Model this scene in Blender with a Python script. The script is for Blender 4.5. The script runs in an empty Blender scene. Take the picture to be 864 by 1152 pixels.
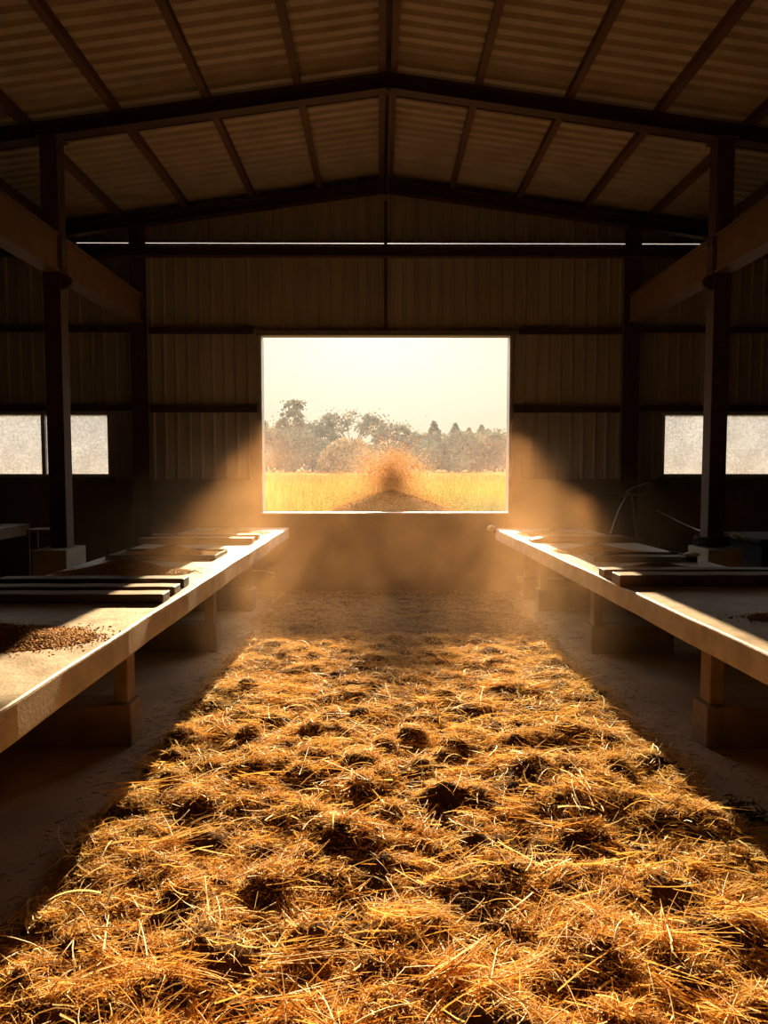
import bpy, math, random
import numpy as np
from mathutils import Vector, Matrix

random.seed(7)
rng = np.random.default_rng(11)
SC = bpy.context.scene
COL = SC.collection
PI = math.pi

# ------------------------------------------------------------------ helpers
class MB:
    """collects geometry in world coordinates, then links it as one mesh object"""
    def __init__(s):
        s.v, s.f, s.m = [], [], []
    def add(s, vs, fs, mi=0):
        b = len(s.v)
        s.v += [tuple(map(float, p)) for p in vs]
        s.f += [tuple(b + i for i in f) for f in fs]
        s.m += [mi] * len(fs)
        return s
    def box(s, x0, x1, y0, y1, z0, z1, mi=0):
        vs = [(x, y, z) for z in (z0, z1) for y in (y0, y1) for x in (x0, x1)]
        fs = [(0, 2, 3, 1), (4, 5, 7, 6), (0, 1, 5, 4), (2, 6, 7, 3), (0, 4, 6, 2), (1, 3, 7, 5)]
        return s.add(vs, fs, mi)
    def bar(s, p, q, w, h, up=(0, 0, 1), off=(0, 0), mi=0):
        """box from p to q, w across, h along up; off shifts the section"""
        p, q, up = Vector(p), Vector(q), Vector(up)
        d = (q - p).normalized()
        a = d.cross(up).normalized()
        u = a.cross(d).normalized()
        vs = []
        for c in (p, q):
            for (i, j) in ((-1, -1), (1, -1), (1, 1), (-1, 1)):
                vs.append(c + a * (i * w / 2 + off[0]) + u * (j * h / 2 + off[1]))
        fs = [(3, 2, 1, 0), (4, 5, 6, 7), (0, 1, 5, 4), (1, 2, 6, 5), (2, 3, 7, 6), (3, 0, 4, 7)]
        return s.add(vs, fs, mi)
    def ibeam(s, p, q, w, h, tf=.012, tw=.01, up=(0, 0, 1)):
        s.bar(p, q, w, tf, up, (0, h / 2 - tf / 2))
        s.bar(p, q, w, tf, up, (0, -h / 2 + tf / 2))
        s.bar(p, q, tw, h - 2 * tf, up)
        return s
    def channel(s, p, q, w, h, t=.006, side=1, up=(0, 0, 1)):
        s.bar(p, q, w, t, up, (0, h / 2 - t / 2))
        s.bar(p, q, w, t, up, (0, -h / 2 + t / 2))
        s.bar(p, q, t, h - 2 * t, up, (-side * (w / 2 - t / 2), 0))
        return s
    def tube(s, pts, r, n=8, mi=0):
        pts = [Vector(p) for p in pts]
        rs = r if isinstance(r, (list, tuple)) else [r] * len(pts)
        vs, fs = [], []
        prev = None
        for i, p in enumerate(pts):
            d = (pts[min(i + 1, len(pts) - 1)] - pts[max(i - 1, 0)])
            d = d.normalized() if d.length > 1e-9 else Vector((0, 0, 1))
            a = d.cross(Vector((0, 0, 1)))
            if a.length < .05: a = d.cross(Vector((1, 0, 0)))
            a.normalize()
            if prev is not None:
                a2 = prev - d * prev.dot(d)
                if a2.length > 1e-4: a = a2.normalized()
            prev = a
            b = d.cross(a)
            for k in range(n):
                t = 2 * PI * k / n
                vs.append(p + (a * math.cos(t) + b * math.sin(t)) * rs[i])
        for i in range(len(pts) - 1):
            for k in range(n):
                k2 = (k + 1) % n
                fs.append((i * n + k, i * n + k2, (i + 1) * n + k2, (i + 1) * n + k))
        fs.append(tuple(range(n - 1, -1, -1)))
        fs.append(tuple((len(pts) - 1) * n + k for k in range(n)))
        return s.add(vs, fs, mi)
    def ball(s, c, r, n=12, m=8, mi=0):
        rx, ry, rz = r if isinstance(r, (tuple, list)) else (r, r, r)
        vs = [(c[0], c[1], c[2] - rz)]
        for j in range(1, m):
            t = -PI / 2 + PI * j / m
            for k in range(n):
                a = 2 * PI * k / n
                vs.append((c[0] + rx * math.cos(t) * math.cos(a), c[1] + ry * math.cos(t) * math.sin(a), c[2] + rz * math.sin(t)))
        vs.append((c[0], c[1], c[2] + rz))
        fs = [(0, 1 + (k + 1) % n, 1 + k) for k in range(n)]
        for j in range(m - 2):
            for k in range(n):
                a, b = 1 + j * n + k, 1 + j * n + (k + 1) % n
                fs.append((a, b, b + n, a + n))
        L = len(vs) - 1
        fs += [(L, 1 + (m - 2) * n + k, 1 + (m - 2) * n + (k + 1) % n) for k in range(n)]
        return s.add(vs, fs, mi)
    def build(s, name, mat, parent=None, bevel=0, smooth=False, loc=None):
        return mesh_obj(name, np.array(s.v), s.f, mat, parent, bevel, smooth, loc, s.m)

def mesh_obj(name, V, F, mat, parent=None, bevel=0, smooth=False, loc=None, mi=None, tint=None):
    V = np.asarray(V, dtype=np.float64)
    if parent is not None:
        L = np.array(parent.matrix_world.translation if parent.parent is None else parent['wloc'])
        P = np.array(parent['wloc'])
    else:
        P = None
    if loc is None:
        loc = P if P is not None else np.array([(V[:, 0].min() + V[:, 0].max()) / 2, (V[:, 1].min() + V[:, 1].max()) / 2, V[:, 2].min()])
    loc = np.array(loc, dtype=float)
    me = bpy.data.meshes.new(name)
    W = V - loc
    if isinstance(F, np.ndarray):
        k = F.shape[1]
        me.vertices.add(len(W)); me.vertices.foreach_set('co', W.astype(np.float32).ravel())
        me.loops.add(F.size); me.loops.foreach_set('vertex_index', F.astype(np.int32).ravel())
        me.polygons.add(len(F))
        me.polygons.foreach_set('loop_start', np.arange(0, F.size, k, dtype=np.int32))
        me.polygons.foreach_set('loop_total', np.full(len(F), k, dtype=np.int32))
        me.update(calc_edges=True)
    else:
        me.from_pydata([tuple(p) for p in W], [], F)
    for m_ in (mat if isinstance(mat, (list, tuple)) else [mat]):
        me.materials.append(m_)
    if mi is not None and len(mi) and max(mi) > 0:
        me.polygons.foreach_set('material_index', np.asarray(mi, dtype=np.int32))
    if smooth:
        me.polygons.foreach_set('use_smooth', np.ones(len(me.polygons), dtype=bool))
    if tint is not None:
        a = me.attributes.new('tint', 'FLOAT_COLOR', 'POINT')
        a.data.foreach_set('color', np.asarray(tint, dtype=np.float32).ravel())
    me.validate() if not isinstance(F, np.ndarray) else None
    o = bpy.data.objects.new(name, me)
    COL.objects.link(o)
    o['wloc'] = [float(c) for c in loc]
    if parent is not None:
        o.parent = parent
        o.location = tuple(loc - P)
    else:
        o.location = tuple(loc)
    if bevel:
        b = o.modifiers.new('bevel', 'BEVEL'); b.width = bevel; b.segments = 2; b.limit_method = 'ANGLE'; b.angle_limit = .6
    return o

def tag(o, label=None, cat=None, group=None, kind=None):
    if label: o['label'] = label
    if cat: o['category'] = cat
    if group: o['group'] = group
    if kind: o['kind'] = kind
    return o

def empty(name, loc, label, cat, group=None, kind=None):
    o = bpy.data.objects.new(name, None)
    o.empty_display_size = .2
    COL.objects.link(o)
    o.location = loc
    o['wloc'] = [float(c) for c in loc]
    return tag(o, label, cat, group, kind)

# ------------------------------------------------------------------ materials
def nodes(name):
    m = bpy.data.materials.new(name); m.use_nodes = True
    nt = m.node_tree; nt.nodes.clear()
    out = nt.nodes.new('ShaderNodeOutputMaterial')
    return m, nt, out

def N(nt, t, **kw):
    n = nt.nodes.new('ShaderNode' + t)
    for k, v in kw.items():
        if k in n.inputs.keys(): n.inputs[k].default_value = v
        else: setattr(n, k, v)
    return n

def math_(nt, op, a, b=None, clamp=False):
    n = nt.nodes.new('ShaderNodeMath'); n.operation = op; n.use_clamp = clamp
    for i, x in enumerate((a, b)):
        if x is None: continue
        if isinstance(x, (int, float)): n.inputs[i].default_value = x
        else: nt.links.new(x, n.inputs[i])
    return n.outputs[0]

def c4(c): return (c[0], c[1], c[2], 1)

def surf(name, ca, cb=None, rough=.7, scale=6, bump=.0, bscale=40, metallic=0, spec=.4, stretch=(1, 1, 1), detail=5, dist=.01):
    """principled surface whose colour wanders between ca and cb with noise, with fine bump"""
    m, nt, out = nodes(name)
    p = N(nt, 'BsdfPrincipled', Roughness=rough, Metallic=metallic)
    p.inputs['Specular IOR Level'].default_value = spec
    nt.links.new(p.outputs[0], out.inputs[0])
    tc = N(nt, 'NewGeometry')
    mp = N(nt, 'Mapping'); mp.inputs['Scale'].default_value = stretch
    nt.links.new(tc.outputs['Position'], mp.inputs['Vector'])
    if cb is None: cb = tuple(c * .7 for c in ca)
    nz = N(nt, 'TexNoise', Scale=scale, Detail=detail, Roughness=.6)
    nt.links.new(mp.outputs[0], nz.inputs['Vector'])
    cr = N(nt, 'ValToRGB')
    cr.color_ramp.elements[0].position = .32; cr.color_ramp.elements[0].color = c4(cb)
    cr.color_ramp.elements[1].position = .68; cr.color_ramp.elements[1].color = c4(ca)
    nt.links.new(nz.outputs[0], cr.inputs[0])
    nt.links.new(cr.outputs[0], p.inputs['Base Color'])
    rr = N(nt, 'MapRange'); rr.inputs['To Min'].default_value = max(.05, rough - .12); rr.inputs['To Max'].default_value = min(1, rough + .12)
    nt.links.new(nz.outputs[0], rr.inputs[0]); nt.links.new(rr.outputs[0], p.inputs['Roughness'])
    if bump:
        n2 = N(nt, 'TexNoise', Scale=bscale, Detail=6, Roughness=.65)
        nt.links.new(mp.outputs[0], n2.inputs['Vector'])
        b = N(nt, 'Bump', Strength=bump, Distance=dist)
        nt.links.new(n2.outputs[0], b.inputs['Height'])
        nt.links.new(b.outputs[0], p.inputs['Normal'])
    return m

def tint_mat(name, trans=.3, rough=.55, spec=.3, gain=1.0, tcol=1.0):
    """thin plant matter: each blade or grain has its own colour, light passes through it"""
    m, nt, out = nodes(name)
    at = N(nt, 'Attribute', attribute_name='tint')
    p = N(nt, 'BsdfPrincipled', Roughness=rough); p.inputs['Specular IOR Level'].default_value = spec
    t = N(nt, 'BsdfTranslucent')
    nt.links.new(at.outputs['Color'], p.inputs['Base Color'])
    nt.links.new(at.outputs['Color'], t.inputs['Color'])
    mx = N(nt, 'MixShader'); mx.inputs[0].default_value = trans
    nt.links.new(p.outputs[0], mx.inputs[1]); nt.links.new(t.outputs[0], mx.inputs[2])
    nt.links.new(mx.outputs[0], out.inputs[0])
    return m

M = {}
M['steel'] = surf('dark_red_oxide_steel', (.075, .033, .024), (.045, .022, .018), .62, 9, .12, 60)
M['girder'] = surf('brown_painted_steel', (.17, .088, .048), (.11, .058, .034), .6, 5, .1, 60)
M['purlin'] = surf('rusty_purlin_steel', (.14, .062, .036), (.085, .04, .026), .65, 8, .1, 60)
M['roof'] = surf('aged_roof_sheet', (.48, .40, .30), (.35, .28, .205), .65, 2.2, .12, 30)
M['clad'] = surf('aged_wall_cladding', (.40, .365, .325), (.31, .28, .25), .6, 1.6, .08, 30, stretch=(3, 1, .25))
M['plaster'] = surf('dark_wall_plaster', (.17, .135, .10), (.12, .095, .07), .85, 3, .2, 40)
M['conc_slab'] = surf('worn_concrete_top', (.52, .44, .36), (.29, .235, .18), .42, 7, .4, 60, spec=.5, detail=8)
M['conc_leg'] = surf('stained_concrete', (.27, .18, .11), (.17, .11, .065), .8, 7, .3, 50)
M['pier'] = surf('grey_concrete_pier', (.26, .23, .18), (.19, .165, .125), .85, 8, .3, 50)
M['frame'] = surf('pale_window_metal', (.50, .48, .45), (.40, .38, .35), .45, 12, 0, metallic=.3)
M['frame_dark'] = surf('dull_window_metal', (.20, .19, .17), (.15, .14, .12), .5, 12, 0, metallic=.3)
M['wood'] = surf('dark_plank_wood', (.16, .082, .042), (.09, .044, .022), .55, 14, .25, 60, stretch=(.15, 1, 1), spec=.5)
M['wood_black'] = surf('blackened_wood', (.035, .024, .018), (.02, .014, .011), .5, 14, .2, 60, stretch=(.15, 1, 1), spec=.5)
M['wood_pale'] = surf('dusty_board_wood', (.32, .19, .10), (.22, .125, .06), .6, 14, .25, 60, stretch=(.15, 1, 1))
M['black'] = surf('black_rubber', (.02, .018, .016), (.012, .011, .01), .85, 10, .1, 60, spec=.1)
M['white'] = surf('pale_plastic', (.72, .68, .60), (.6, .56, .48), .4, 10, 0)
M['wire'] = surf('dull_wire', (.20, .17, .13), (.14, .12, .09), .4, 20, 0, metallic=.5)
M['twig'] = surf('pale_bare_wood', (.7, .55, .36), (.55, .42, .26), .6, 20, 0)
M['bark'] = surf('tree_bark', (.11, .085, .06), (.07, .052, .038), .9, 3, 0)
M['straw'] = tint_mat('dry_straw', .34, .5, .45)
M['grain'] = tint_mat('grain_husk', .25, .65, .15)
M['leaf'] = tint_mat('tree_leaf', .3, .6, .2)
M['rice'] = tint_mat('rice_blade', .4, .5, .3)

# floor: packed earthy concrete with dusty drifts and darker stains
M['floor'] = surf('dusty_concrete_floor', (.45, .32, .195), (.27, .182, .105), .85, 2.4, .5, 55, detail=8, dist=.006)
M['strawbase'] = surf('matted_straw_ground', (.12, .055, .016), (.022, .010, .004), .95, 16, .8, 90, detail=8, dist=.012, spec=.03)  # near-black ground; shade in the gaps between stalks is put into its colour
M['chaffbase'] = surf('trodden_chaff_ground', (.26, .16, .075), (.13, .075, .034), .9, 9, .8, 80, detail=8, dist=.01, spec=.1)
M['field'] = surf('far_field_ground', (.30, .20, .06), (.30, .155, .05), .95, .12, 0, stretch=(.3, 1, 1), spec=0.0)
M['heap'] = surf('heaped_grain', (.30, .165, .06), (.16, .08, .028), .95, 22, .8, 120, dist=.012, spec=.03)

def obscured_glass():
    m, nt, out = nodes('dusty_pebbled_glass')
    g = N(nt, 'NewGeometry')
    v = N(nt, 'TexVoronoi', Scale=48.0); nt.links.new(g.outputs['Position'], v.inputs['Vector'])
    n = N(nt, 'TexNoise', Scale=30.0, Detail=5.0); nt.links.new(g.outputs['Position'], n.inputs['Vector'])
    n2 = N(nt, 'TexNoise', Scale=3.0, Detail=4.0); nt.links.new(g.outputs['Position'], n2.inputs['Vector'])
    b = N(nt, 'Bump', Strength=.9, Distance=.012)
    h = math_(nt, 'ADD', v.outputs['Distance'], n.outputs[0]); nt.links.new(h, b.inputs['Height'])
    rf = N(nt, 'BsdfRefraction', Roughness=.32, IOR=1.12); rf.inputs['Color'].default_value = (.93, .95, .98, 1)
    nt.links.new(b.outputs[0], rf.inputs['Normal'])
    tr = N(nt, 'BsdfTranslucent'); 
    cr = N(nt, 'ValToRGB')
    cr.color_ramp.elements[0].color = (.17, .19, .235, 1); cr.color_ramp.elements[1].color = (.31, .35, .42, 1)
    cr.color_ramp.elements[0].position = .4; cr.color_ramp.elements[1].position = .62
    nt.links.new(math_(nt, 'ADD', math_(nt, 'MULTIPLY', n.outputs[0], .65), math_(nt, 'MULTIPLY', n2.outputs[0], .35)), cr.inputs[0])
    nt.links.new(cr.outputs[0], tr.inputs['Color'])
    mx = N(nt, 'MixShader'); mx.inputs[0].default_value = .45
    nt.links.new(rf.outputs[0], mx.inputs[1]); nt.links.new(tr.outputs[0], mx.inputs[2])
    gl = N(nt, 'BsdfGlossy', Roughness=.3)
    m2 = N(nt, 'MixShader'); m2.inputs[0].default_value = .04
    nt.links.new(mx.outputs[0], m2.inputs[1]); nt.links.new(gl.outputs[0], m2.inputs[2])
    nt.links.new(m2.outputs[0], out.inputs[0])
    return m
M['glass'] = obscured_glass()

# ------------------------------------------------------------------ numpy noise
def vnoise(x, y, seed=0):
    xi = np.floor(x).astype(np.int64); yi = np.floor(y).astype(np.int64)
    xf = x - xi; yf = y - yi
    u = xf * xf * (3 - 2 * xf); v = yf * yf * (3 - 2 * yf)
    def h(a, b):
        n = (a * 374761393 + b * 668265263 + seed * 974711) & 0x7fffffff
        n = ((n ^ (n >> 13)) * 1274126177) & 0x7fffffff
        return ((n ^ (n >> 16)) & 0xffff) / 65535.0
    return (h(xi, yi) * (1 - u) + h(xi + 1, yi) * u) * (1 - v) + (h(xi, yi + 1) * (1 - u) + h(xi + 1, yi + 1) * u) * v

def fbm(x, y, oct=4, seed=0):
    s = 0; a = .5; t = 0
    for i in range(oct):
        s = s + a * vnoise(x, y, seed + i); t += a
        x = x * 2.03 + 17.3; y = y * 2.03 - 9.1; a *= .5
    return s / t

# ------------------------------------------------------------------ key dimensions (metres; camera stands at x=0, y=0)
YW = 9.25            # inner face of the back wall
CX = .08             # building centre line
WX0, WX1, WZ0, WZ1 = -1.55, 1.71, 1.02, 3.31
RIDGE, SLOPE = 5.335, .14
SX0, SX1 = -6.3, 6.5
YB = -5.0
SUN_EL, SUN_AZ = math.radians(19.1), math.radians(0.0)
SUN = Vector((math.sin(SUN_AZ) * math.cos(SUN_EL), math.cos(SUN_AZ) * math.cos(SUN_EL), math.sin(SUN_EL)))

# ------------------------------------------------------------------ setting: floor, walls, roof
tag(MB().box(SX0, SX1, YB, YW + .2, -.25, 0).build('floor', M['floor'], loc=(0, 0, 0)), 'dusty brown concrete floor of the shed', kind='structure')

def roof_z(x): return RIDGE - SLOPE * abs(x - CX)

def corrugated_wall(name, mat):
    """vertical ribs; openings are left out, a narrow daylight gap runs above the tie beam"""
    prof = []                                   # rib profile along x
    x = SX0
    while x < SX1:
        prof += [(x, 0), (x + .085, 0), (x + .1, .022), (x + .125, .022), (x + .14, 0)]
        x += .155
    holes = [(WX0, WX1, WZ0, WZ1), (-5.35, -3.47, 1.50, 2.34), (3.66, 5.55, 1.50, 2.34)]
    xs = {p[0]: p[1] for p in prof if p[0] <= SX1}
    px_, py_ = [p[0] for p in prof], [p[1] for p in prof]
    for q in [h[0] for h in holes] + [h[1] for h in holes] + [CX, -3.86, 4.12, SX1]:
        xs[q] = float(np.interp(q, px_, py_))
    ks = sorted(xs)
    mb = MB()
    GZ0, GZ1 = 4.47, 4.50
    for a, b in zip(ks[:-1], ks[1:]):
        if b - a < 1e-5: continue
        mid = (a + b) / 2
        cuts = [(h[2], h[3]) for h in holes if h[0] < mid < h[1]]
        if -3.86 < mid < 4.12: cuts.append((GZ0, GZ1))
        cuts.sort()
        z = 1.40; spans = []
        for c in cuts:
            if c[0] > z: spans.append((z, c[0]))
            z = max(z, c[1])
        spans.append((z, None))
        for z0, z1 in spans:
            za, zb = (roof_z(a) + .035, roof_z(b) + .035) if z1 is None else (z1, z1)
            y0, y1 = YW + .05 - xs[a], YW + .05 - xs[b]
            mb.add([(a, y0, z0), (b, y1, z0), (b, y1, zb), (a, y0, za)], [(0, 1, 2, 3)])
    return mb.build(name, mat, loc=(0, YW, 0))
wb = tag(corrugated_wall('wall_back', M['clad']), 'ribbed metal cladding of the back wall with its openings', kind='structure')
fl = MB().box(SX0, SX1, YW + .03, YW + .055, 4.455, 4.480).box(SX0, SX1, YW + .03, YW + .055, 4.490, 4.515)
fl.build('gap_flashing', M['frame_dark'], wb)
mb = MB()
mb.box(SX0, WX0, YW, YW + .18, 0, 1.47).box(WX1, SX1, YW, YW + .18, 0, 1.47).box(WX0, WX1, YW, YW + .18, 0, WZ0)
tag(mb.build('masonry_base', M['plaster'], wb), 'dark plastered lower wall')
mb = MB(); n = 40
for nm, x in (('wall_left', SX0), ('wall_right', SX1)):
    s = -1 if x < 0 else 1
    m2 = MB().box(min(x, x + s * .15), max(x, x + s * .15), YB, YW + .2, 0, roof_z(x) + .02)
    tag(m2.build(nm, M['clad']), 'side wall of the shed', kind='structure')
m2 = MB().add([(SX0, YB, 0), (SX1, YB, 0), (SX1, YB, roof_z(SX1)), (CX, YB, RIDGE), (SX0, YB, roof_z(SX0)),
               (SX0, YB - .1, 0), (SX1, YB - .1, 0), (SX1, YB - .1, roof_z(SX1)), (CX, YB - .1, RIDGE), (SX0, YB - .1, roof_z(SX0))],
              [(4, 3, 2, 1, 0), (5, 6, 7, 8, 9), (0, 1, 6, 5), (1, 2, 7, 6), (2, 3, 8, 7), (3, 4, 9, 8), (4, 0, 5, 9)])
tag(m2.build('wall_front', M['clad']), 'end wall behind the viewer', kind='structure')

# roof: ribs run down the slope
mb = MB()
ys = []
y = YB - .2
while y < YW + .35:
    ys += [(y, 0), (y + .07, 0), (y + .092, .034), (y + .126, .034)]
    y += .15
for xa, xb in ((SX0 - .3, CX), (CX, SX1 + .3)):
    for (ya, da), (yb, db) in zip(ys[:-1], ys[1:]):
        mb.add([(xa, ya, roof_z(xa) + da), (xb, ya, roof_z(xb) + da), (xb, yb, roof_z(xb) + db), (xa, yb, roof_z(xa) + db)], [(0, 3, 2, 1)])
ceil = tag(mb.build('ceiling', M['roof'], loc=(CX, 3, RIDGE)), 'ribbed metal roof sheets seen from below', kind='structure')
mb = MB()
for s in (-1, 1):
    e = CX + s * 6.3
    mb.bar((CX, 7.32, roof_z(CX) - .012), (e, 7.32, roof_z(e) - .012), .012, .016)
mb.build('lap_seam', M['steel'], ceil)
MB().bar((CX, YB, RIDGE - .012), (CX, YW, RIDGE - .012), .12, .02).build('ridge_flashing', M['steel'], ceil)

# ------------------------------------------------------------------ main window opening
fr = MB()
F1 = .036
for nm, bx in (('a', (WX0, WX0 + F1, WZ0, WZ1)), ('b', (WX1 - F1, WX1, WZ0, WZ1)), ('c', (WX0 + F1, WX1 - F1, WZ0, WZ0 + .018))):
    fr.box(bx[0], bx[1], YW - .03, YW + .17, bx[2], bx[3])
w1 = tag(fr.build('window_1', M['frame']), 'pale metal frame of the big open window', kind='structure')
hd = MB().box(WX0 - .03, WX1 + .05, YW - .05, YW + .12, WZ1 - .002, WZ1 + .06).box(WX0 - .03, WX1 + .05, YW - .07, YW - .05, WZ1 + .04, WZ1 + .06)
hd.build('window_header', M['frame_dark'], w1)

def side_window(name, x0, x1, xm, label):
    z0, z1 = 1.50, 2.34
    fm = MB(); t = .04
    fm.box(x0, x0 + t, YW - .01, YW + .09, z0, z1).box(x1 - t, x1, YW - .01, YW + .09, z0, z1)
    fm.box(x0 + t, x1 - t, YW - .01, YW + .09, z0, z0 + t).box(x0 + t, x1 - t, YW - .01, YW + .09, z1 - t, z1)
    w = tag(fm.build(name, M['frame']), label, kind='structure')
    MB().box(xm - .025, xm + .025, YW, YW + .08, z0 + t, z1 - t).build('mullion', M['frame'], w)
    MB().box(x0 + t, xm - .025, YW + .04, YW + .046, z0 + t, z1 - t).build('pane', M['glass'], w)
    MB().box(xm + .025, x1 - t, YW + .04, YW + .046, z0 + t, z1 - t).build('pane', M['glass'], w)
    MB().box(x0 - .03, x1 + .03, YW - .06, YW + .02, z0 - .05, z0).build('sill', M['frame_dark'], w)
side_window('window_2', -5.35, -3.47, -4.345, 'frosted strip window in the left bay')
side_window('window_3', 3.66, 5.55, 4.45, 'frosted strip window in the right bay')

# ------------------------------------------------------------------ steel frame
YF = 6.70
def post(x, side, label):
    root = empty('steel_post', (x, YF + .08, 0), label, 'post', 'inner posts of the roof frame')
    top = roof_z(x) - .12 - .13
    sh = MB().box(x - .08, x + .08, YF, YF + .16, .86, top)
    sh.build('shaft', M['steel'], root, bevel=.006)
    MB().box(x - .16, x + .16, YF - .2, YF + .24, 0, .86).build('concrete_pier', M['pier'], root, bevel=.01)
    MB().box(x - .11, x + .11, YF - .03, YF + .19, top - .012, top).build('cap_plate', M['steel'], root)
    # rounded gusset that hangs under the girder seat
    g = MB(); xi = x - side * .08; vs = []; nseg = 14
    for yy in (YF + .02, YF + .06):
        for k in range(nseg + 1):
            a = PI * k / nseg
            vs.append((xi - side * (.10 * math.sin(a)), yy, 3.36 - .02 + .07 * math.cos(a)))
    L = nseg + 1
    fs = [tuple(range(L)), tuple(range(2 * L - 1, L - 1, -1))] + [(k, k + L, (k + 1) % L + L, (k + 1) % L) for k in range(L)]
    g.add(vs, fs); g.build('gusset', M['steel'], root)
    MB().box(min(xi, xi - side * .012), max(xi, xi - side * .012), YF + .02, YF + .14, 3.41, 3.76)
    sp_ = MB().box(min(xi, xi - side * .012), max(xi, xi - side * .012), YF + .02, YF + .14, 3.41, 3.76).build('splice_plate', M['steel'], root)
    for bz in (3.47, 3.70):
        for by in (YF + .05, YF + .11):
            MB().tube([(xi - side * .012, by, bz), (xi - side * .026, by, bz)], .011, 6).build('bolt', M['wire'], sp_)
    return root
post(-3.03, -1, 'dark steel post on a concrete pier in front of the left frosted window')
post(3.19, 1, 'dark steel post on a concrete pier in front of the right frosted window')

def rafter(y, label, name='roof_rafter'):
    root = empty(name, (CX, y, RIDGE - .24), label, 'rafter', 'pitched roof rafters')
    h = .14
    for s in (-1, 1):
        e = SX0 if s < 0 else SX1
        zc = lambda x: roof_z(x) - .11 - h / 2
        MB().ibeam((CX, y, zc(CX)), (e, y, zc(e)), .12, h).build('rafter_arm', M['steel'], root)
    MB().box(CX - .015, CX + .015, y - .065, y + .065, RIDGE - .27, RIDGE - .105).build('apex_plate', M['steel'], root)
rafter(YF + .08, 'nearer roof rafter carried on the two inner posts')
rafter(YW - .08, 'farther roof rafter running along the gable of the back wall')

ordn = ['first', 'second', 'third', 'fourth', 'fifth', 'sixth']
for s, sd in ((-1, 'left'), (1, 'right')):
    x = CX + s * .055
    tag(MB().channel((x, YB, roof_z(x) - .06), (x, YW, roof_z(x) - .06), .06, .1, side=s).build('roof_purlin', M['purlin']),
        'ridge purlin on the %s side of the roof peak' % sd, 'purlin', 'roof purlins')
    for k in range(1, 7):
        x = CX + s * (.84 * k)
        up = Vector((s * SLOPE, 0, 1)).normalized()
        tag(MB().channel((x, YB, roof_z(x) - .055), (x, YW, roof_z(x) - .055), .065, .1, side=s, up=up).build('roof_purlin', M['purlin']),
            '%s rusty roof purlin counted from the ridge, %s slope' % (ordn[k - 1], sd), 'purlin', 'roof purlins')
tag(MB().tube([(CX + .02, YF + .02, RIDGE - .28), (CX + .02, YW - .16, RIDGE - .255)], .008).build('ridge_conduit', M['wire']),
    'thin conduit running under the ridge between the two rafters', 'conduit')

# runway girders between the posts and the back columns
for x, s, sd in ((-3.03, -1, 'left'), (3.19, 1, 'right')):
    root = empty('runway_girder', (x, 4, 3.42), 'brown steel girder carried by the %s post and running to the back wall' % sd, 'girder', 'runway girders')
    for ya, yb in ((YB + .02, YF - .001), (YF + .161, YW - .26)):
        g = MB(); zc = 3.595; h = .35
        g.bar((x, ya, zc + h / 2 - .01), (x, yb, zc + h / 2 - .01), .17, .02)
        g.bar((x, ya, zc - h / 2 + .01), (x, yb, zc - h / 2 + .01), .17, .02)
        g.bar((x - s * .06, ya, zc), (x - s * .06, yb, zc), .012, h - .04)
        g.build('girder_span', M['girder'], root)
    MB().box(x - .09, x + .09, YW - .26, YW - .24, 3.38, 3.79).build('end_plate', M['steel'], root)

# columns, girts and the tie beam on the back wall
for x, sd in ((-3.03, 'left'), (3.19, 'right')):
    r = empty('wall_stanchion', (x, YW - .12, 0), 'dark steel stanchion against the back wall on the %s of the big window' % sd, 'column', 'back wall stanchions')
    MB().ibeam((x, YW - .16, 0), (x, YW - .16, roof_z(x) - .26), .16, .15, up=(0, 1, 0)).build('stanchion_shaft', M['steel'], r)
    MB().box(x - .12, x + .12, YW - .26, YW - .01, 0, .015).build('stanchion_foot', M['steel'], r)
def girt(x0, x1, z, label):
    tag(MB().channel((x0, YW - .015, z), (x1, YW - .015, z), .07, .075, side=-1).build('wall_girt', M['steel']), label, 'girt', 'wall girts')
girt(SX0, -3.115, 3.39, 'upper wall girt in the bay left of the stanchion')
girt(-2.945, WX0 - .06, 3.37, 'upper wall girt between left stanchion and big window')
girt(WX1 + .07, 3.105, 3.37, 'upper wall girt between big window and right stanchion')
girt(3.275, SX1, 3.39, 'upper wall girt in the bay right of the stanchion')
girt(SX0, -3.115, 2.39, 'girt above the left frosted window')
girt(-2.945, WX0 - .02, 2.37, 'lower wall girt between left stanchion and big window')
girt(WX1 + .02, 3.105, 2.37, 'lower wall girt between big window and right stanchion')
girt(3.275, SX1, 2.39, 'girt above the right frosted window')
tag(MB().ibeam((SX0, YW - .29, 4.275), (SX1, YW - .29, 4.275), .1, .11).build('tie_beam', M['steel']),
    'long horizontal beam across the back wall under the bright slit', 'beam', kind='thing')
MB().box(CX - .02, CX + .02, YW - .005, YW + .02, 3.4, 5.0).build('cladding_joint', M['steel'], wb)

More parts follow.
